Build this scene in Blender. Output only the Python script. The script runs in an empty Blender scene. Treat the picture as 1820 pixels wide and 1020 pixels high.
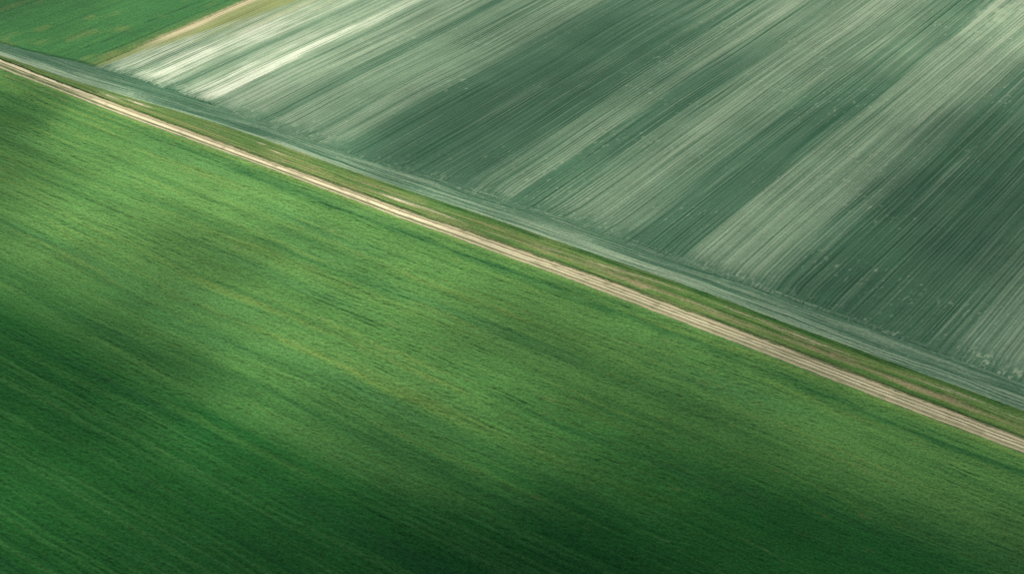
import bpy, math
import numpy as np

S = bpy.context.scene
R = math.radians

# ------------------------------------------------------------------ camera
CAM_H = 200.0
cd = bpy.data.cameras.new('camera')
cd.sensor_width = 36.0
cd.lens = 36.0 * 2704.0 / 1820.0
cd.clip_start = 1.0
cd.clip_end = 20000.0
cam = bpy.data.objects.new('camera', cd)
S.collection.objects.link(cam)
cam.location = (0, 0, CAM_H)
# looks 32.2 degrees below the horizon; rows of the far field run along +Y, the track along X
cam.rotation_euler = (R(90 - 32.19), 0, R(36.1))
S.camera = cam

# ------------------------------------------------------------------ light
SUN_EL = 36.0
SUN_H = np.array([-0.62, 0.785]); SUN_H /= np.linalg.norm(SUN_H)
w = bpy.data.worlds.new('World')
S.world = w
w.use_nodes = True
nt = w.node_tree
sky = nt.nodes.new('ShaderNodeTexSky')
sky.sky_type = 'NISHITA'
sky.sun_disc = False
sky.sun_elevation = R(SUN_EL)
sky.sun_rotation = math.atan2(SUN_H[0], SUN_H[1]) % (2 * math.pi)
sky.altitude = 200
bg = nt.nodes['Background']
bg.inputs['Strength'].default_value = 0.05
nt.links.new(sky.outputs[0], bg.inputs[0])

sd = bpy.data.lights.new('sun', 'SUN')
sd.energy = 5.0
sd.angle = R(0.53)
sd.color = (1.0, 0.95, 0.86)
sun = bpy.data.objects.new('sun', sd)
S.collection.objects.link(sun)
ce = math.cos(R(SUN_EL))
from mathutils import Vector
sdir = Vector((SUN_H[0] * ce, SUN_H[1] * ce, math.sin(R(SUN_EL))))
sun.rotation_euler = sdir.to_track_quat('Z', 'Y').to_euler()
sun.location = (0, 0, 900)

S.view_settings.view_transform = 'Standard'
S.view_settings.look = 'None'
S.view_settings.exposure = 1.14
S.view_settings.gamma = 1.0
S.cycles.use_denoising = False
S.cycles.max_bounces = 4
S.cycles.diffuse_bounces = 2

# ------------------------------------------------------------------ noise
def vn(x, y, seed):
    """smooth value noise, -1..1, unit lattice"""
    rs = np.random.RandomState(seed)
    T = rs.rand(512, 512).astype(np.float32) * 2 - 1
    x = x + 7.31 * seed; y = y + 3.77 * seed
    xi = np.floor(x).astype(np.int64); yi = np.floor(y).astype(np.int64)
    fx = (x - xi).astype(np.float32); fy = (y - yi).astype(np.float32)
    fx = fx * fx * (3 - 2 * fx); fy = fy * fy * (3 - 2 * fy)
    x0 = xi & 511; x1 = (xi + 1) & 511; y0 = yi & 511; y1 = (yi + 1) & 511
    a = T[x0, y0]; b = T[x1, y0]; c = T[x0, y1]; d = T[x1, y1]
    return (a * (1 - fx) + b * fx) * (1 - fy) + (c * (1 - fx) + d * fx) * fy

def fbm(x, y, seed, o=3, g=0.55):
    r = 0; a = 1; n = 0
    for i in range(o):
        r = r + a * vn(x * 2 ** i, y * 2 ** i, seed + i * 17); n += a; a *= g
    return r / n

def ss(a, b, x):
    t = np.clip((x - a) / (b - a), 0, 1)
    return t * t * (3 - 2 * t)

def gs(x, c, s):
    return np.exp(-((x - c) / s) ** 2)

def knots(x, pts):
    p = np.array(pts, float)
    return np.interp(x, p[:, 0], p[:, 1])

def axis(lo, hi, step, outs_lo=(), outs_hi=()):
    return np.array(sorted(set(list(outs_lo) + list(np.arange(lo, hi + 1e-6, step)) + list(outs_hi))))

# ------------------------------------------------------------------ boundaries along the track (metres)
def smoothed(x, pts):
    return (knots(x - 6, pts) + knots(x, pts) * 2 + knots(x + 6, pts)) / 4
def B0(x):   # crop edge / track
    return smoothed(x, [(-900, 266.2), (-420, 266.2), (-397, 266.4), (-350, 266.4), (-325, 266.5), (-285, 267.2), (-232, 266.8),
                        (-195, 267.8), (-150, 268.0), (-125, 267.8), (-90, 267.0), (-60, 267.0), (500, 267)])
def B1(x):   # track / verge
    return smoothed(x, [(-900, 271.4), (-420, 271.4), (-378, 270.7), (-337, 270.8), (-290, 270.7), (-235, 270.7), (-200, 272.3),
                        (-165, 273.0), (-127, 272.9), (-90, 272.0), (-60, 271.6), (500, 271.5)])
def B2(x):   # verge / headland
    return smoothed(x, [(-900, 272.0), (-420, 272.0), (-375, 273.2), (-350, 275.3), (-320, 278.0), (-290, 279.2), (-250, 278.6),
                        (-205, 280.6), (-147, 282.0), (-110, 281.2), (-60, 280.5), (500, 280)])
def B3(x):   # headland / rows
    return smoothed(x, [(-900, 277), (-430, 279.5), (-405, 280.2), (-390, 282.6), (-370, 286.0), (-330, 287.5), (-300, 286.6),
                        (-260, 287.0), (-225, 289.4), (-185, 291.8), (-60, 291.6), (500, 291)])

def macro(x, y):
    return 0.35 * vn(x / 55, y / 45, 901) + 0.12 * vn(x / 17, y / 15, 902)

# ------------------------------------------------------------------ helpers
def make_grid(name, X, Y, Z, attrs, mat, label, category, kind):
    """X, Y, Z are 2-D arrays of vertex positions; ONE mesh object"""
    nx, ny = X.shape
    co = np.stack([X, Y, Z], -1).reshape(-1, 3).astype(np.float32)
    i = np.arange(nx * ny).reshape(nx, ny)
    q = np.stack([i[:-1, :-1], i[1:, :-1], i[1:, 1:], i[:-1, 1:]], -1).reshape(-1, 4).astype(np.int32)
    me = bpy.data.meshes.new(name)
    me.vertices.add(len(co)); me.vertices.foreach_set('co', co.ravel())
    me.loops.add(q.size); me.loops.foreach_set('vertex_index', q.ravel())
    me.polygons.add(len(q))
    me.polygons.foreach_set('loop_start', np.arange(0, q.size, 4, dtype=np.int32))
    me.polygons.foreach_set('loop_total', np.full(len(q), 4, dtype=np.int32))
    me.polygons.foreach_set('use_smooth', np.ones(len(q), dtype=bool))
    me.update(calc_edges=True)
    for k, v in attrs.items():
        a = me.attributes.new(k, 'FLOAT', 'POINT')
        a.data.foreach_set('value', np.clip(np.broadcast_to(v, X.shape), 0, 1).astype(np.float32).ravel())
    me.materials.append(mat)
    o = bpy.data.objects.new(name, me)
    S.collection.objects.link(o)
    o['label'] = label; o['category'] = category; o['kind'] = kind
    return o

def land_mat(name, base, layers, grain=0.28, grain_scale=2.6, bump=0.25):
    """base colour, then (attribute, colour) layers mixed on top, then a fine random grain in colour and relief"""
    m = bpy.data.materials.new(name); m.use_nodes = True
    n = m.node_tree.nodes; l = m.node_tree.links
    b = n['Principled BSDF']
    b.inputs['Roughness'].default_value = 0.95
    b.inputs['Specular IOR Level'].default_value = 0.04
    tc = n.new('ShaderNodeNewGeometry')
    cur = n.new('ShaderNodeRGB'); cur.outputs[0].default_value = (*base, 1); out = cur.outputs[0]
    for at, col in layers:
        a = n.new('ShaderNodeAttribute'); a.attribute_name = at
        mx = n.new('ShaderNodeMix'); mx.data_type = 'RGBA'
        l.new(a.outputs['Fac'], mx.inputs['Factor']); l.new(out, mx.inputs['A'])
        mx.inputs['B'].default_value = (*col, 1)
        out = mx.outputs['Result']
    def noise(sc, det, ro=0.6):
        t = n.new('ShaderNodeTexNoise'); t.inputs['Scale'].default_value = sc
        t.inputs['Detail'].default_value = det; t.inputs['Roughness'].default_value = ro
        l.new(tc.outputs['Position'], t.inputs['Vector']); return t
    t1 = noise(grain_scale, 1.5, 0.6); t2 = noise(0.09, 3, 0.6)
    mr = n.new('ShaderNodeMapRange'); mr.inputs['From Min'].default_value = 0.3; mr.inputs['From Max'].default_value = 0.7
    mr.inputs['To Min'].default_value = 1 - grain; mr.inputs['To Max'].default_value = 1 + grain
    l.new(t1.outputs['Fac'], mr.inputs['Value'])
    mr2 = n.new('ShaderNodeMapRange'); mr2.inputs['From Min'].default_value = 0.3; mr2.inputs['From Max'].default_value = 0.7
    mr2.inputs['To Min'].default_value = 0.92; mr2.inputs['To Max'].default_value = 1.08
    l.new(t2.outputs['Fac'], mr2.inputs['Value'])
    mu = n.new('ShaderNodeMath'); mu.operation = 'MULTIPLY'
    l.new(mr.outputs[0], mu.inputs[0]); l.new(mr2.outputs[0], mu.inputs[1])
    sc = n.new('ShaderNodeVectorMath'); sc.operation = 'SCALE'
    l.new(out, sc.inputs[0]); l.new(mu.outputs[0], sc.inputs['Scale'])
    l.new(sc.outputs[0], b.inputs['Base Color'])
    bp = n.new('ShaderNodeBump'); bp.inputs['Strength'].default_value = bump; bp.inputs['Distance'].default_value = 0.3
    l.new(t1.outputs['Fac'], bp.inputs['Height']); l.new(bp.outputs[0], b.inputs['Normal'])
    return m

OUT_LO = (-900, -750, -640, -560, -510, -480)
OUT_HI = (-20, 10, 60, 140, 260, 420)

# ------------------------------------------------------------------ ground sheet to the horizon
def ground():
    m = bpy.data.materials.new('far_farmland'); m.use_nodes = True
    n = m.node_tree.nodes; l = m.node_tree.links; b = n['Principled BSDF']
    b.inputs['Roughness'].default_value = 1.0; b.inputs['Specular IOR Level'].default_value = 0.1
    g = n.new('ShaderNodeNewGeometry')
    mp = n.new('ShaderNodeMapping'); mp.inputs['Scale'].default_value = (0.0022, 0.0011, 0)
    l.new(g.outputs['Position'], mp.inputs['Vector'])
    v = n.new('ShaderNodeTexVoronoi'); v.distance = 'CHEBYCHEV'; v.inputs['Scale'].default_value = 1.0
    l.new(mp.outputs[0], v.inputs['Vector'])
    cr = n.new('ShaderNodeValToRGB'); e = cr.color_ramp; e.interpolation = 'CONSTANT'
    e.elements[0].color = (0.05, 0.12, 0.035, 1); e.elements[1].position = 0.35; e.elements[1].color = (0.09, 0.14, 0.07, 1)
    x = e.elements.new(0.6); x.color = (0.14, 0.14, 0.07, 1); x = e.elements.new(0.8); x.color = (0.04, 0.09, 0.03, 1)
    sp = n.new('ShaderNodeSeparateColor'); l.new(v.outputs['Color'], sp.inputs[0]); l.new(sp.outputs[0], cr.inputs[0])
    l.new(cr.outputs[0], b.inputs['Base Color'])
    a = np.array([-6000., -2000, -900, -500, 0, 500, 2000, 6000])
    X, Y = np.meshgrid(a, a + 300, indexing='ij')
    make_grid('ground', X, Y, np.full(X.shape, -1.2), {}, m, 'flat farmland stretching away around the fields', 'ground', 'structure')

# ------------------------------------------------------------------ the bright green field below the track
def green_field():
    xs = axis(-460, -40, 0.36, OUT_LO, OUT_HI)
    ys = axis(106, 268.6, 0.2, (-250, -100, 0, 50, 80, 95))
    X, T = np.meshgrid(xs, ys, indexing='ij')
    edge = B0(X) + 0.16 * vn(X / 4, X * 0, 11) + 0.14 * vn(X / 0.9, X * 0, 12)
    # the last rows of vertices follow the edge of the track
    Y = T + (edge - 268.6) * ss(240, 268.6, T)
    d = edge - Y
    warp = Y + 1.3 * vn(X / 45, Y / 30, 21) + 0.35 * vn(X / 11, Y / 9, 22)
    ca, sa = math.cos(R(7)), math.sin(R(7))
    Xr = X * ca + warp * sa; Yr = -X * sa + warp * ca
    patch = ss(-0.3, 0.5, vn(X / 30, Y / 14, 23))
    n1 = vn(Xr / 1.3, Yr / 0.5, 24)
    n2 = vn(X / 8.0, warp / 0.9, 25)
    n3 = vn(X / 24, warp / 2.1, 26)
    gr = vn(X / 0.6, Y / 0.42, 27)
    gap = ss(0.42, 0.85, vn(X / 15, warp / 0.42, 28) + 0.25 * vn(X / 3, warp / .5, 30)) * (0.2 + 0.6 * patch)
    rip = ss(0.30, 0.8, vn(Xr / 1.2, Yr / 0.38, 29))
    Z = macro(X, Y) + 0.42 + 0.05 * n1 * (0.6 + 0.6 * patch) + 0.055 * n2 + 0.06 * n3 + 0.045 * gr - 0.13 * gap - 0.06 * rip
    Z = Z - 0.42 * (1 - ss(0, 1.0, d))
    stripes = (0.75 + 1.15 * ss(225, 165, Y)) * 0.5 * vn(X / 90, warp / 3.2, 31) + 0.35 * vn(X / 35, warp / 1.3, 32) + 0.3 * vn(X / 60, warp / 8, 33)
    # worn yellowish lines that follow the rows
    yel = 0.75 * gs(Y, 170.8 + 0.04 * (X + 260), 0.9) * ss(-300, -280, X) * (1 - ss(-238, -222, X))
    yel += 0.9 * gs(warp, 206.0 + 0.035 * (X + 196), 1.6) * ss(-240, -200, X) * (1 - ss(-110, -60, X))
    yel += 0.45 * gs(warp, 214.5, 1.0) * ss(-330, -290, X) * (1 - ss(-180, -150, X))
    yel += 0.5 * gs(warp, 233, 1.4) * ss(-290, -250, X) * (1 - ss(-200, -170, X))
    yel += 0.4 * gs(warp, 246, 1.5) * ss(-300, -270, X) * (1 - ss(-160, -120, X))
    yel += 0.85 * gs(d, 1.6, 1.2) + 0.35 * gs(d, 4.4, 0.7)
    yel *= (0.65 + 0.4 * vn(X / 9, warp / 0.8, 34))
    yel += 0.55 * ss(0.35, 0.9, vn(X / 50, warp / 1.5, 35) + 0.3 * vn(X / 5, warp / .8, 36))
    bare = ss(0.80, 0.98, vn(X / 7, warp / 0.9, 37) + 0.3 * vn(X / 1.2, warp / 0.5, 38)) * 0.28 * (0.25 + 0.75 * ss(180, 215, Y))
    bare += 0.6 * gs(X, -347.5, 0.9) * gs(Y, 264.1, 0.5)
    # reddish thin strip by the track at the far end
    bare += 0.55 * gs(d, 3.2 , 1.0) * (1 - ss(-385, -350, X)) * (0.6 + 0.6 * vn(X / 4, Y / .6, 39))
    shade_or_lush = 1.3 * ss(212, 135, Y + 9 * vn(X / 60, warp / 9, 43) + 5 * vn(X / 25, warp / 2.5, 44)) * (0.75 + 0.35 * vn(X / 40, warp / 2.2, 45))  # shade on the crop deepened in its colour, streaked along the rows
    shade_or_lush += 0.5 * ss(195, 160, Y) + 0.6 * ss(-190, -120, X) * ss(250, 215, Y)
    shade_or_lush += 0.45 * gs(X, -262, 26) * gs(Y, 165, 11) + 0.6 * ss(-140, -70, X) * ss(245, 205, Y) + 0.30 * gs(X, -370, 18) * gs(Y, 243, 16)
    shade_or_lush = np.clip(shade_or_lush, 0, 0.9)
    fine = 0.6 * vn(X / 45, warp / 0.9, 141) + 0.5 * vn(X / 22, warp / 0.45, 142) + 0.5 * stripes
    ridge = 0.55 * np.clip(fine * 1.3, 0, 1) * ss(230, 175, Y)
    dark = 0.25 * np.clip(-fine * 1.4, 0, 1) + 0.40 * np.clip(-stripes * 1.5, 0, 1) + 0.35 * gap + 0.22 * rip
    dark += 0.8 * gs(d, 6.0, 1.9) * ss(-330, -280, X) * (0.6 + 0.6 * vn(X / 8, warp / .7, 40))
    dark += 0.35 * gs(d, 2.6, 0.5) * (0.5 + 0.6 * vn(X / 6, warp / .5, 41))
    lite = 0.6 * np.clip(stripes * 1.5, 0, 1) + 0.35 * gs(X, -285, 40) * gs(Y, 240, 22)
    blue = ss(0.1, 0.8, vn(X / 60, warp / 6, 42)) * 0.4
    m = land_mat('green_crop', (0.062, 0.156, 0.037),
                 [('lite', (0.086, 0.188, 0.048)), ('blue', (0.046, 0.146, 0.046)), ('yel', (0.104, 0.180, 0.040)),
                  ('shade_or_lush', (0.008, 0.082, 0.014)), ('ridge', (0.044, 0.140, 0.034)), ('bare', (0.13, 0.150, 0.050)), ('dark', (0.014, 0.074, 0.020))], grain=0.26, grain_scale=1.7, bump=0.4)
    make_grid('green_field', X, Y, Z, dict(lite=lite, blue=blue, yel=yel, shade_or_lush=shade_or_lush, ridge=ridge, bare=bare, dark=dark), m,
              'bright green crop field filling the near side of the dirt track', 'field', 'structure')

# ------------------------------------------------------------------ the dirt track
def strip(x0, x1, dx, n, lo, hi):
    xs = axis(x0, x1, dx, OUT_LO, OUT_HI)
    t = np.linspace(0, 1, n)
    X, T = np.meshgrid(xs, t, indexing='ij')
    a, b = lo(X), hi(X)
    return X, a + (b - a) * T, T

def track():
    X, Y, T = strip(-460, -40, 0.3, 64, lambda x: B0(x) - 0.9, lambda x: B1(x) + 0.6)
    d = Y - B0(X); W = B1(X) - B0(X); u = d / W
    u = u + 0.022 * vn(X / 17, X * 0, 51) + 0.01 * vn(X / 5, X * 0, 44) + 0.008 * vn(X / 2, u * 3, 52)
    far = 1 - ss(-372, -345, X)          # the rutted far end with grass between the ruts
    right = ss(-235, -165, X)
    pale = (1 - right) * (0.95 * ss(.36, .42, u) * (1 - ss(.66, .70, u)) + 0.6 * ss(.0, .05, u) * (1 - ss(.13, .2, u))) \
        + right * (0.75 * ss(.33, .36, u) * (1 - ss(.46, .5, u)) + 0.85 * ss(.55, .58, u) * (1 - ss(.67, .70, u)) + 0.4 * ss(.06, .1, u) * (1 - ss(.18, .22, u)) + 0.3 * ss(.78, .84, u) * (1 - ss(.9, .96, u)))
    pale = pale * (1 - far) + far * (0.8 * ss(.68, .74, u) * (1 - ss(.95, 1, u)) + 0.5 * ss(0, .05, u) * (1 - ss(.15, .22, u)) + 0.45 * gs(u, .5, .04))
    pale = pale * (0.85 + 0.3 * vn(X / 6, u * 12, 53))
    grass = (1 - right) * (0.75 * gs(u, .28, .07) + 0.85 * gs(u, .725, .018)) \
        + right * (0.7 * gs(u, .28, .04) + 0.75 * gs(u, .52, .026) + 0.85 * gs(u, .72, .02) + 0.3 * gs(u, .15, .03))
    grass = grass * (1 - far) + far * (0.9 * ss(.18, .24, u) * (1 - ss(.62, .7, u)) * (1 - gs(u, .5, .05)))
    grass += right * (0.55 * gs(u, .20, .03) + 0.45 * gs(u, .40, .02) + 0.35 * gs(u, .60, .02) + .3 * gs(u, .80, .02)) + (1 - right) * 0.5 * gs(u, .20, .06)
    grass *= (0.9 + 0.35 * vn(X / 3, u * 14, 54))
    grass += 1.0 * (1 - ss(-0.04, 0.07 + 0.05 * vn(X / 1.5, X * 0, 55) + 0.03 * vn(X / .6, X * 0, 48), u)) + 0.8 * ss(0.95, 1.03, u + .05 * vn(X / 1.8, X * 0, 56) + .03 * vn(X / .6, X * 0, 45))
    fray = ss(0.3, 0.9, vn(X / 2.5, u * 9, 57)) * 0.6 + 0.7 * (1 - ss(0, .12, u)) * ss(0, .6, vn(X / 1.6, u * 14, 50)) + 0.5 * ss(.86, 1, u) * ss(0, .6, vn(X / 1.6, u * 14, 49))
    Z = macro(X, Y) + 0.02 - 0.07 * pale + 0.10 * np.clip(grass, 0, 1) * (0.8 + 0.5 * vn(X / 0.5, Y / 0.2, 58)) + 0.02 * vn(X / 0.4, Y / .15, 59)
    m = land_mat('track_dirt', (0.30, 0.258, 0.150), [('pale', (0.53, 0.475, 0.31)), ('fray', (0.17, 0.155, 0.085)), ('grass', (0.075, 0.115, 0.045))],
                 grain=0.16, grain_scale=3.5, bump=0.25)
    make_grid('dirt_road', X, Y, Z, dict(pale=pale, fray=fray, grass=grass), m,
              'pale rutted dirt track running between the green field and the grass verge', 'dirt track', 'structure')

# ------------------------------------------------------------------ grass verge
def right_of(X):
    return ss(-330, -250, X)

def verge():
    X, Y, T = strip(-460, -40, 0.3, 72, lambda x: B1(x) - 0.15 + 0.25 * vn(x / 1.6, x * 0, 60), lambda x: B2(x) + 0.35)
    W = B2(X) - B1(X); d = Y - B1(X); u = d / W
    uw = u + 0.03 * vn(X / 22, u * 2, 61) + 0.015 * vn(X / 4, u * 6, 62)
    mid = ss(-420, -320, X)
    # long brown worn bands
    brown = 0.95 * gs(uw, .38, .085) * ss(-215, -175, X) + 0.55 * gs(uw, .33, .05) * (1 - ss(-240, -190, X)) * mid
    brown += 0.6 * gs(uw, .62, .03) * ss(-300, -280, X) * (1 - ss(-180, -150, X))
    brown += 0.5 * gs(uw, .8, .03) * (1 - ss(-290, -270, X))
    brown += 0.6 * ss(.25, .8, vn(X / 9, uw * 4.5, 145) + .35 * vn(X / 1.5, uw * 14, 146)) * ss(.1, .2, uw) * (1 - ss(.72, .85, uw))
    brown *= np.clip(0.75 + 0.6 * vn(X / 12, uw * 5, 63) + 0.3 * vn(X / 2, uw * 12, 64), 0, 1.2)
    # pale sandy patches
    sp = 1.3 * gs(X, -238, 5.5) * gs(Y, 273.9 + (X + 238) * 0.03, 0.42)
    sp += 1.0 * gs(X, -226, 8) * gs(Y, 274.6, 0.25)
    sp += 1.2 * gs(X, -341, 4) * gs(Y, 274.6, 0.45) + 1.2 * gs(X, -292, 1.4) * gs(Y, 277.0, 0.35) + 0.9 * gs(X, -284, 3.0) * gs(Y, 275.5, 0.25)
    sp += 0.8 * gs(X, -352, 4) * gs(Y, 273.0, 0.4) * 1
    for xc, L, uc, am in ((-172, 10, .66, .9), (-160, 9, .76, .8), (-136, 10, .74, .9), (-122, 8, .70, .9), (-113, 7, .70, .8), (-84, 9, .70, 1.0), (-78, 8, .78, .8), (-66, 9, .72, .7),
                          (-190, 7, .52, .7), (-205, 6, .3, .6), (-144, 5, .40, .9), (-250, 8, .55, .5), (-310, 12, .55, .5)):
        sp += am * gs(X, xc, L * .7) * gs(uw, uc + 0.002 * (X - xc), .018)
    sp *= np.clip(0.85 + 0.6 * vn(X / 1.8, Y / .3, 65), 0, 1.3)
    st = vn(X / 16, uw * 15, 131) + 0.6 * vn(X / 6, uw * 24, 132)
    brown += 0.5 * ss(.35, 1.0, st) * (0.4 + 0.6 * ss(.85, .6, uw)) + 0.45 * gs(uw, .03, .03) * right_of(X)
    dark = 0.35 * gs(uw, .075, .03) * mid + 0.5 * np.clip(-st - .1, 0, 1) + 0.6 * gs(uw, .51, .035) * ss(-230, -190, X) + 0.85 * ss(.80, .90, uw) * ss(-300, -200, X) + 0.4 * gs(uw, .9, .06) * (1 - ss(-250, -150, X))
    dark += 0.4 * gs(uw, .22, .03) * (1 - ss(-240, -200, X))
    dark *= np.clip(0.8 + 0.4 * vn(X / 5, uw * 9, 66), 0, 1.2)
    lime = 0.6 * np.clip(0.3 + vn(X / 15, uw * 7, 67) + .4 * st, 0, 1) * (1 - 0.55 * ss(-260, -120, X))
    n = vn(X / 3.4, Y / 0.35, 68); g = vn(X / .5, Y / .25, 69)
    shade_or_lush = np.clip(1 - brown - sp, 0, 1)  # here plain grass cover, used for height only
    Z = macro(X, Y) + 0.10 + (0.14 + 0.035 * n + 0.03 * g) * shade_or_lush + 0.05 * gs(uw, .13, .06) + 0.06 * gs(uw, .58, .06) + 0.02 * g
    Z = Z - 0.16 * (1 - ss(0, .06, u)) 
    m = land_mat('verge_grass', (0.062, 0.128, 0.030), [('lime', (0.138, 0.165, 0.050)), ('dark', (0.018, 0.066, 0.014)), ('brown', (0.175, 0.163, 0.078)), ('sand', (0.40, 0.34, 0.24))],
                 grain=0.22, grain_scale=1.8, bump=0.3)
    make_grid('verge_grass', X, Y, Z, dict(lime=lime, dark=dark, brown=brown, sand=sp), m,
              'rough grass verge with brown worn bands and sandy patches beside the track', 'grass verge', 'stuff')

# ------------------------------------------------------------------ headland (turning strip)
ROW_BASE = (0.056, 0.120, 0.068)
ROW_PALE = (0.195, 0.258, 0.165)
ROW_DARK = (0.024, 0.076, 0.040)
def headland():
    X, Y, T = strip(-460, -40, 0.32, 96, lambda x: B2(x) - 0.1 + 0.22 * vn(x / 3, x * 0, 70) + 0.2 * vn(x / .8, x * 0, 151), lambda x: B3(x) + 1.6)
    W = B3(X) - B2(X); d = Y - B2(X); u = d / W
    wob = d + 0.35 * vn(X / 14, d / 3, 71) + 0.15 * vn(X / 4, d / 2, 72) + 0.9 * vn(X / 16, X * 0, 154) * ss(.45, .95, u)
    lines = 0.5 * vn(X / 26, wob / 0.50, 73) + 0.4 * vn(X / 12, wob / 0.28, 74) + 0.3 * vn(X / 60, wob / 1.2, 75)
    far = 1 - ss(-345, -285, X)
    env = knots(u, [(0, .10), (.06, .38), (.25, .46), (.45, .36), (.62, .15), (.8, .06), (1, 0)])
    envfar = knots(u, [(0, .3), (.15, .55), (.4, .5), (.5, .1), (1, -.15)])
    envfar2 = knots(u, [(0, .45), (.12, .25), (.2, .1), (1, -.15)])
    ef = np.where(X < -380, envfar, envfar2 + (envfar - envfar2) * (1 - ss(-380, -340, X)))
    p = env * (1 - far) + ef * far
    p = p + 0.16 * vn(X / 25, wob / 2.0, 76) + 0.14 * vn(X / 7, wob / .9, 48)
    speck = ss(0.50, 0.85, vn(X / 0.8, Y / 0.35, 77) + 0.25 * vn(X / 8, Y / 3, 78))
    pale = np.clip(p + 0.60 * lines, 0, 1) + 0.32 * speck + 0.3 * ss(.45, .9, vn(X / 1.1, Y / .5, 152) + .4 * vn(X / 12, Y / 2, 153)) * ss(.55, .95, u)
    pale += 0.5 * gs(d, 0.25, 0.15)
    dark = 0.8 * np.clip(-lines * 1.5 - 0.05, 0, 1) + 0.25 * gs(u, .99, .05) * np.clip(.7 + .6 * vn(X / 9, X * 0, 79), 0, 1) + 0.35 * far * ss(.4, .6, u)
    Z = macro(X, Y) + 0.12 + 0.08 * lines + 0.04 * vn(X / .8, Y / .3, 80) - 0.04 * gs(u, .99, .04)
    m = land_mat('headland_crop', ROW_BASE, [('pale', ROW_PALE), ('dark', ROW_DARK)], grain=0.14, grain_scale=1.8, bump=0.25)
    make_grid('headland_field', X, Y, Z, dict(pale=pale, dark=dark), m,
              'grey green turning strip with wavy wheel lines across the row ends', 'field headland', 'structure')

# ------------------------------------------------------------------ the striped field above the headland
BANDS = [(-371, .6), (-366, .86), (-361, .7), (-357, .9), (-352, 1.05), (-346, .92), (-342.5, .6), (-340.5, .25), (-338, .7), (-335, .62), (-333, .85), (-331.5, .6), (-329, .98), (-325.2, .92), (-323.8, .52), (-316, .62),
         (-308, .50), (-303.5, .05), (-300.5, .08), (-299, .38), (-288, .36), (-280, .38), (-274.5, .40), (-272.5, .08), (-268, -.12), (-250, -.14), (-230, -.08), (-221, .34), (-216, .55), (-214.2, .50),
         (-213.5, -.04), (-206, -.04), (-203, .26), (-196, .50), (-190, .42), (-184, .26), (-178, .0), (-170, -.10), (-160.8, -.06), (-159.8, .58), (-152, .48), (-146, .60), (-141, .45),
         (-137, .30), (-134, .15), (-131, -.08), (-118, -.12), (-98, -.08), (-90, .22), (-82, .42), (-70, .50), (-40, .45), (100, .2)]
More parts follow.
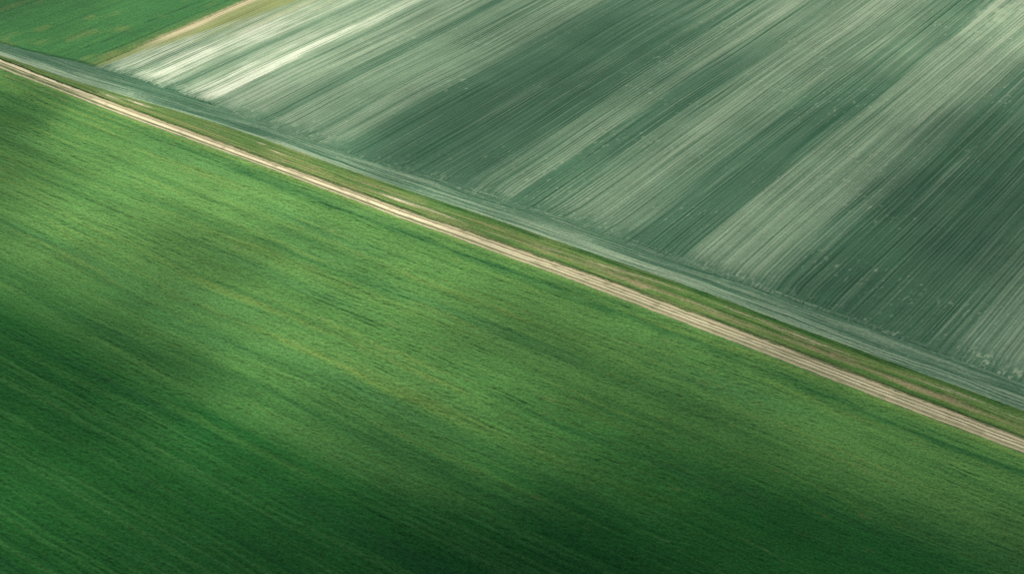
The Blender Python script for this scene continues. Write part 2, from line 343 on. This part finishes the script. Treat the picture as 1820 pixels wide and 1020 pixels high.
def striped_field():
    xs = axis(-373.5, -40, 0.17, (), OUT_HI)
    ts = np.concatenate([np.linspace(0, .028, 24), np.linspace(.028, 1, 340)[1:]])
    X, T = np.meshgrid(xs, ts, indexing='ij')
    Y0 = B3(X) - 0.5 + 0.22 * vn(X / 0.6, X * 0, 90) + 0.6 * vn(X / 7, X * 0, 91)
    Y = Y0 + (560 - Y0) * T
    v = Y - B3(X)
    wx = X + 0.55 * vn(X / 22, Y / 45, 92) + 0.07 * vn(X / 5, Y / 14, 93) + 0.015 * vn(X / 1.5, Y / 4, 94)
    # rows bend a little where the machine turned
    wx = wx + 1.2 * (1 - ss(0, 9, v)) * vn(X / 30, Y / 30, 95)
    r1 = vn(wx / 0.38, Y / 34, 96); r2 = vn(wx / 1.0, Y / 48, 97)
    per = np.sin(2 * np.pi * (wx + 0.10 * vn(X / 6, Y / 30, 88)) / 1.08); r3 = vn(wx / 2.6, Y / 80, 98); r4 = vn(wx / 7, Y / 110, 99)
    rows = 0.62 * r1 + 0.42 * r2 + 0.16 * r3 + 0.26 * per * (0.6 + 0.4 * vn(X / 9, Y / 30, 143))
    P = knots(wx + 0.5 * vn(X / 3, Y / 20, 100), BANDS)
    P = np.where(P > 0, P * (1 - 0.16 * ss(-300, -270, X)), P)
    # bands thin out or strengthen along their length
    P = P + 0.09 * r4 * (P > 0.02)
    P = P * (1 - 0.45 * ss(345, 385, Y) * (1 - ss(430, 460, Y)) * gs(X, -219, 9)) 
    P = P + 0.28 * ss(395, 470, Y) * ss(-300, -200, X) * np.clip(0.3 + r3, 0, 1)
    P = P + 0.12 * ss(380, 460, Y)
    P = P - 0.3 * gs(X, -371, 4) * ss(315, 350, Y)
    blot = fbm(X / 6, Y / 40, 101, 3)
    grain = vn(X / 0.35, Y / 0.8, 102)
    pale = P * (0.95 + 0.22 * blot) + 0.62 * rows * (0.20 + 0.70 * np.clip(P, 0, 1)) + 0.08 * grain * (0.3 + P)
    # bright threads on the dark bands
    thread = (1 + 0.15 * ss(-150, -110, X)) * ss(0.15, 0.60, r1 * 0.6 + 0.45 * vn(wx / 0.42, Y / 26, 103) + 0.30 * per) * (0.17 + 0.30 * np.clip(blot + .15, 0, 1))
    pale = pale + thread * (1 - ss(0.3, .7, P))
    # pale clods and residue at the row ends
    pale = pale * np.clip(0.45 + 0.55 * ss(-0.5, 7 + 3 * vn(X / 3, X * 0, 47), v) + 0.5 * vn(X / 0.6, Y / 1.2, 46) * (1 - ss(0, 10, v)), 0, 1.2)
    ends = (1 - ss(1.5, 9 + 3 * vn(X / 6, X * 0, 104), v))
    clod = ss(0.22, 0.80, 0.6 * vn(X / 0.4, Y / 0.9, 105) + 0.5 * vn(X / 0.9, Y / 2.2, 155) + 0.35 * vn(X / 7, Y / 5, 106))
    pale = pale * (1 - 0.55 * ends * (P < 0.75)) + ends * clod * (0.34 + 0.45 * np.clip(P, 0, 1) + 0.4 * ss(-130, -80, X))
    # lone clod scatter further in
    pale += 0.55 * ss(0.88, 1.0, vn(X / 0.5, Y / 1.1, 107) + 0.25 * vn(X / 20, Y / 15, 108))
    # pale worn lumps by the far corner
    lump = gs(X, -157, 5) * gs(Y, 497, 9) + gs(X, -152, 3) * gs(Y, 510, 5)
    pale += 0.9 * lump * np.clip(.5 + 1.2 * vn(X / 1.5, Y / 2.5, 109), 0, 1)
    white = np.clip(P - 0.55, 0, 1) * 2.6 * np.clip(0.42 + 0.55 * vn(X / 10, Y / 16, 110) + 0.45 * vn(X / 2.5, Y / 6, 150) + 1.3 * rows, 0, 1.0) * gs(Y, 300, 75) + 0.0
    white *= ss(-0.5, 6 + 4 * r2, v)
    white += 0.25 * ss(0, 8, v) * np.clip(P - 0.7, 0, 1) * 3 * np.clip(.6 + rows, 0, 1)
    dark = np.clip(0.10 - P, 0, 1) * 1.8 + 0.75 * np.clip(-rows * 1.4 - 0.10, 0, 1)
    oedge = -371.5 + 0.155 * (Y - 287)
    olive = (1 - ss(-2.5, 1.5, X - oedge + 1.2 * r2)) * 0.9
    olive += 0.7 * (1 - ss(0, 16, X - oedge)) * np.clip(.4 + r2, 0, 1) * ss(300, 340, Y)
    tan = gs(X, -372.6 + 0.8 * vn(X / 9, Y / 12, 111), 2.2) * ss(300, 322, Y) * np.clip(0.8 + .6 * r1, 0, 1)
    Z = macro(X, Y) + 0.16 + 0.13 * rows + 0.02 * grain + 0.02 * clod * ends
    Z = Z - 0.10 * (1 - ss(0, 1.4, Y - Y0))
    m = land_mat('striped_crop', ROW_BASE, [('dark', ROW_DARK), ('pale', ROW_PALE), ('white', (0.385, 0.425, 0.315)), ('olive', (0.170, 0.200, 0.075)), ('tan', (0.44, 0.38, 0.23))],
                 grain=0.12, grain_scale=1.8, bump=0.2)
    make_grid('striped_field', X, Y, Z, dict(dark=dark, pale=pale, white=white, olive=olive, tan=tan), m,
              'grey green field of fine rows in alternating pale and dark bands', 'field', 'structure')

# ------------------------------------------------------------------ the green field in the far corner
def corner_field():
    xs = axis(-470, -371.5, 0.3, (-900, -760, -660, -580, -530, -495))
    ts = np.linspace(0, 1, 420)
    X, T = np.meshgrid(xs, ts, indexing='ij')
    Y0 = B3(X) - 0.3 + 0.3 * vn(X / 2, X * 0, 120)
    Y = Y0 + (470 - Y0) * T
    v = Y - Y0
    edge = -373.2 + 0.5 * vn(X * 0, Y / 4, 121) + 0.3 * vn(X * 0, Y / 1.2, 122)
    X = np.where(X > -400, -400 + (X + 400) * (edge + 400) / 28.5, X)
    d = edge - X
    wx = X + 0.8 * vn(X / 18, Y / 25, 123)
    rows = 0.5 * vn(wx / .8, Y / 14, 124) + 0.4 * vn(wx / 2.2, Y / 40, 125)
    g = vn(X / .5, Y / .6, 126)
    ln = gs(wx, -387 + .6 * vn(X * 0, Y / 6, 127), .55) * np.clip(.6 + .8 * vn(X / 2, Y / 4, 128), 0, 1) + .7 * gs(wx, -379, .4) * ss(288, 300, Y)
    dark = .95 * ln + .4 * np.clip(-rows, 0, 1) + .4 * ss(-415, -445, X) + .35 * (1 - ss(0, 2, v))
    lite = .7 * np.clip(rows + .2 * vn(X / 12, Y / 20, 129), 0, 1)
    yel = .5 * ss(.4, .9, vn(X / 5, Y / 8, 130) + .3 * rows) + .7 * (1 - ss(1, 7.5, d + 1.5 * rows)) * (1 - .6 * ss(310, 345, Y))
    tan = (1 - ss(0, 2.2, d + .8 * rows)) * ss(298, 320, Y)
    Z = macro(X, Y) + .32 + .08 * rows + .07 * g - .16 * ln - .25 * (1 - ss(0, 1.2, d)) - .25 * (1 - ss(0, .8, v))
    m = land_mat('corner_crop', (0.032, 0.122, 0.034), [('lite', (0.052, 0.150, 0.040)), ('yel', (0.105, 0.155, 0.045)), ('tan', (0.36, 0.32, 0.17)), ('dark', (0.018, 0.070, 0.028))],
                 grain=.3, grain_scale=2.0, bump=.4)
    make_grid('corner_field', X, Y, Z, dict(lite=lite, yel=yel, tan=tan, dark=dark), m,
              'deep green crop field with a tan edge beside the whitish rows', 'field', 'structure')

# ------------------------------------------------------------------ unseen cloudy layer towards the sun, its thickness shaped to give the wanted shade
SUNLIT = [(-364,241,0.45),(-372,259,0.65),(-332,246,0.9),(-301,239,1.0),(-282,252,1.0),(-340,222,0.5),(-302,211,0.92),(-314,202,0.62),(-292,190,0.7),(-273,204,0.8),(-262,222,0.5),(-259,208,0.58),(-263,243,1.0),(-232,234,0.9),(-272,189,0.6),(-250,189,0.5),(-232,190,0.5),(-271,168,0.42),(-255,168,0.36),(-245,173,0.4),(-253,154,0.36),(-235,206,0.85),(-217,202,0.95),(-199,206,0.85),(-203,230,0.88),(-204,254,0.9),(-171,241,0.45),(-183,244,0.62),(-169,220,0.8),(-167,262,0.7),(-182,195,0.62),(-207,187,0.85),(-202,173,0.7),(-221,174,0.5),(-230,158,0.34),(-224,138,0.62),(-238,142,0.5),(-210,149,0.46),(-195,155,0.42),(-187,166,0.42),(-179,176,0.5),(-169,190,0.45),(-158,176,0.26),(-163,165,0.3),(-158,205,0.62),(-146,209,0.6),(-133,200,0.25),(-136,226,0.5),(-118,209,0.38),(-132,255,0.6),(-122,239,0.42),(-112,232,0.4),(-110,253,0.55),(-93,248,0.55),(-87,234,0.36),(-76,251,0.5),(-63,249,0.45),(-52,242,0.25),(-72,228,0.28),(-90,215,0.25),(-105,208,0.3),(-104,195,0.12),(-131,177,0.06),(-120,191,0.08),(-143,166,0.08),(-167,153,0.2),(-183,139,0.28),(-200,133,0.38),(-208,119,0.4),(-210,131,0.5),(-331,326,1.0),(-301,348,0.85),(-268,325,0.62),(-254,331,0.5),(-245,362,0.52),(-267,396,0.6),(-234,317,0.6),(-227,402,0.62),(-188,404,0.7),(-172,453,0.8),(-148,482,0.85),(-132,362,0.42),(-130,398,0.48),(-122,307,0.45),(-100,308,0.5),(-100,340,0.4),(-104,374,0.42),(-180,308,0.7),(-212,316,0.8),(-245,296,0.6),(-288,306,0.8),(-79,303,0.55),(-179,353,0.65),(-154,319,0.68),(-164,396,0.62),(-151,360,0.65),(-153,456,0.7),(-445,304,0.6),(-412,302,0.65),(-403,285,0.7),(-393,322,0.8),(-343,266,1.0),(-269,275,0.95),(-234,268,1.0),(-148,270,0.75),(-183,273,0.85),(-90,268,0.62),(-64,267,0.6),(-350,296,1.0),(-338,362,1.0),(-224,452,0.75),(-164,415,0.68),(-389,301,0.75),(-254,226,0.62),(-147,171,0.14),(-292,211,0.85),(-154,338,0.68)]  # ground points with the wanted share of sunlight, which shape the layer
def shade_cloud():
    xs = np.concatenate([np.arange(-760, -500, 20), np.arange(-500, 0, 4), np.arange(0, 260, 20)]).astype(float)
    ys = np.concatenate([np.arange(-120, 60, 20), np.arange(60, 560, 4), np.arange(560, 760, 20)]).astype(float)
    X, Y = np.meshgrid(xs, ys, indexing='ij')
    A = np.array(SUNLIT)
    num = 0.6 * 1e-3; den = 1e-3
    for x, y, t in A:
        k = np.exp(-((X - x) ** 2 + (Y - y) ** 2) / (2 * 8.0 ** 2)) + 0.01 * np.exp(-((X - x) ** 2 + (Y - y) ** 2) / (2 * 45.0 ** 2))
        num = num + k * t; den = den + k
    T = np.clip(num / den, 0.08, 0.97)
    T = np.clip((T - 0.06) / 0.94 * (1 + 0.10 * fbm(X / 25, Y / 18, 140, 3)), 0.04, 0.97)
    T = np.clip(T ** 1.25, 0.03, 0.97)
    k = 0.5
    thick = -np.log(T) / k * math.sin(R(SUN_EL))
    base = 330.0
    off = base / math.tan(R(SUN_EL))
    X2 = X + SUN_H[0] * off; Y2 = Y + SUN_H[1] * off
    nx, ny = X.shape
    top = np.stack([X2, Y2, base + thick], -1).reshape(-1, 3); bot = np.stack([X2, Y2, np.full_like(X2, base)], -1).reshape(-1, 3)
    i = np.arange(nx * ny).reshape(nx, ny)
    q = np.stack([i[:-1, :-1], i[1:, :-1], i[1:, 1:], i[:-1, 1:]], -1).reshape(-1, 4)
    faces = np.concatenate([q, (q + nx * ny)[:, ::-1]])
    ring = np.concatenate([i[:, 0], i[-1, 1:], i[-2::-1, -1], i[0, -2:0:-1]])
    nx_ = np.roll(ring, -1)
    side = np.stack([ring + nx * ny, nx_ + nx * ny, nx_, ring], -1)
    faces = np.concatenate([faces, side])
    me = bpy.data.meshes.new('shade_cloud')
    me.from_pydata(np.concatenate([top, bot]).tolist(), [], faces.tolist())
    m = bpy.data.materials.new('shade_cloud_vapour'); m.use_nodes = True
    n = m.node_tree.nodes; n.remove(n['Principled BSDF'])
    vs = n.new('ShaderNodeVolumeScatter'); vs.inputs['Color'].default_value = (1, 1, 1, 1)
    vs.inputs['Density'].default_value = k * 0.4; vs.inputs['Anisotropy'].default_value = 0.5
    va = n.new('ShaderNodeVolumeAbsorption'); va.inputs['Color'].default_value = (0, 0, 0, 1); va.inputs['Density'].default_value = k * 0.6
    ad = n.new('ShaderNodeAddShader')
    m.node_tree.links.new(vs.outputs[0], ad.inputs[0]); m.node_tree.links.new(va.outputs[0], ad.inputs[1])
    m.node_tree.links.new(ad.outputs[0], n['Material Output'].inputs['Volume'])
    me.materials.append(m)
    o = bpy.data.objects.new('shade_clouds', me); S.collection.objects.link(o)
    o['label'] = 'unseen cloudy layer high above, shaped to shade parts of the fields'; o['category'] = 'shade_clouds'; o['kind'] = 'stuff'

ground()
green_field()
track()
verge()
headland()
striped_field()
corner_field()
shade_cloud()
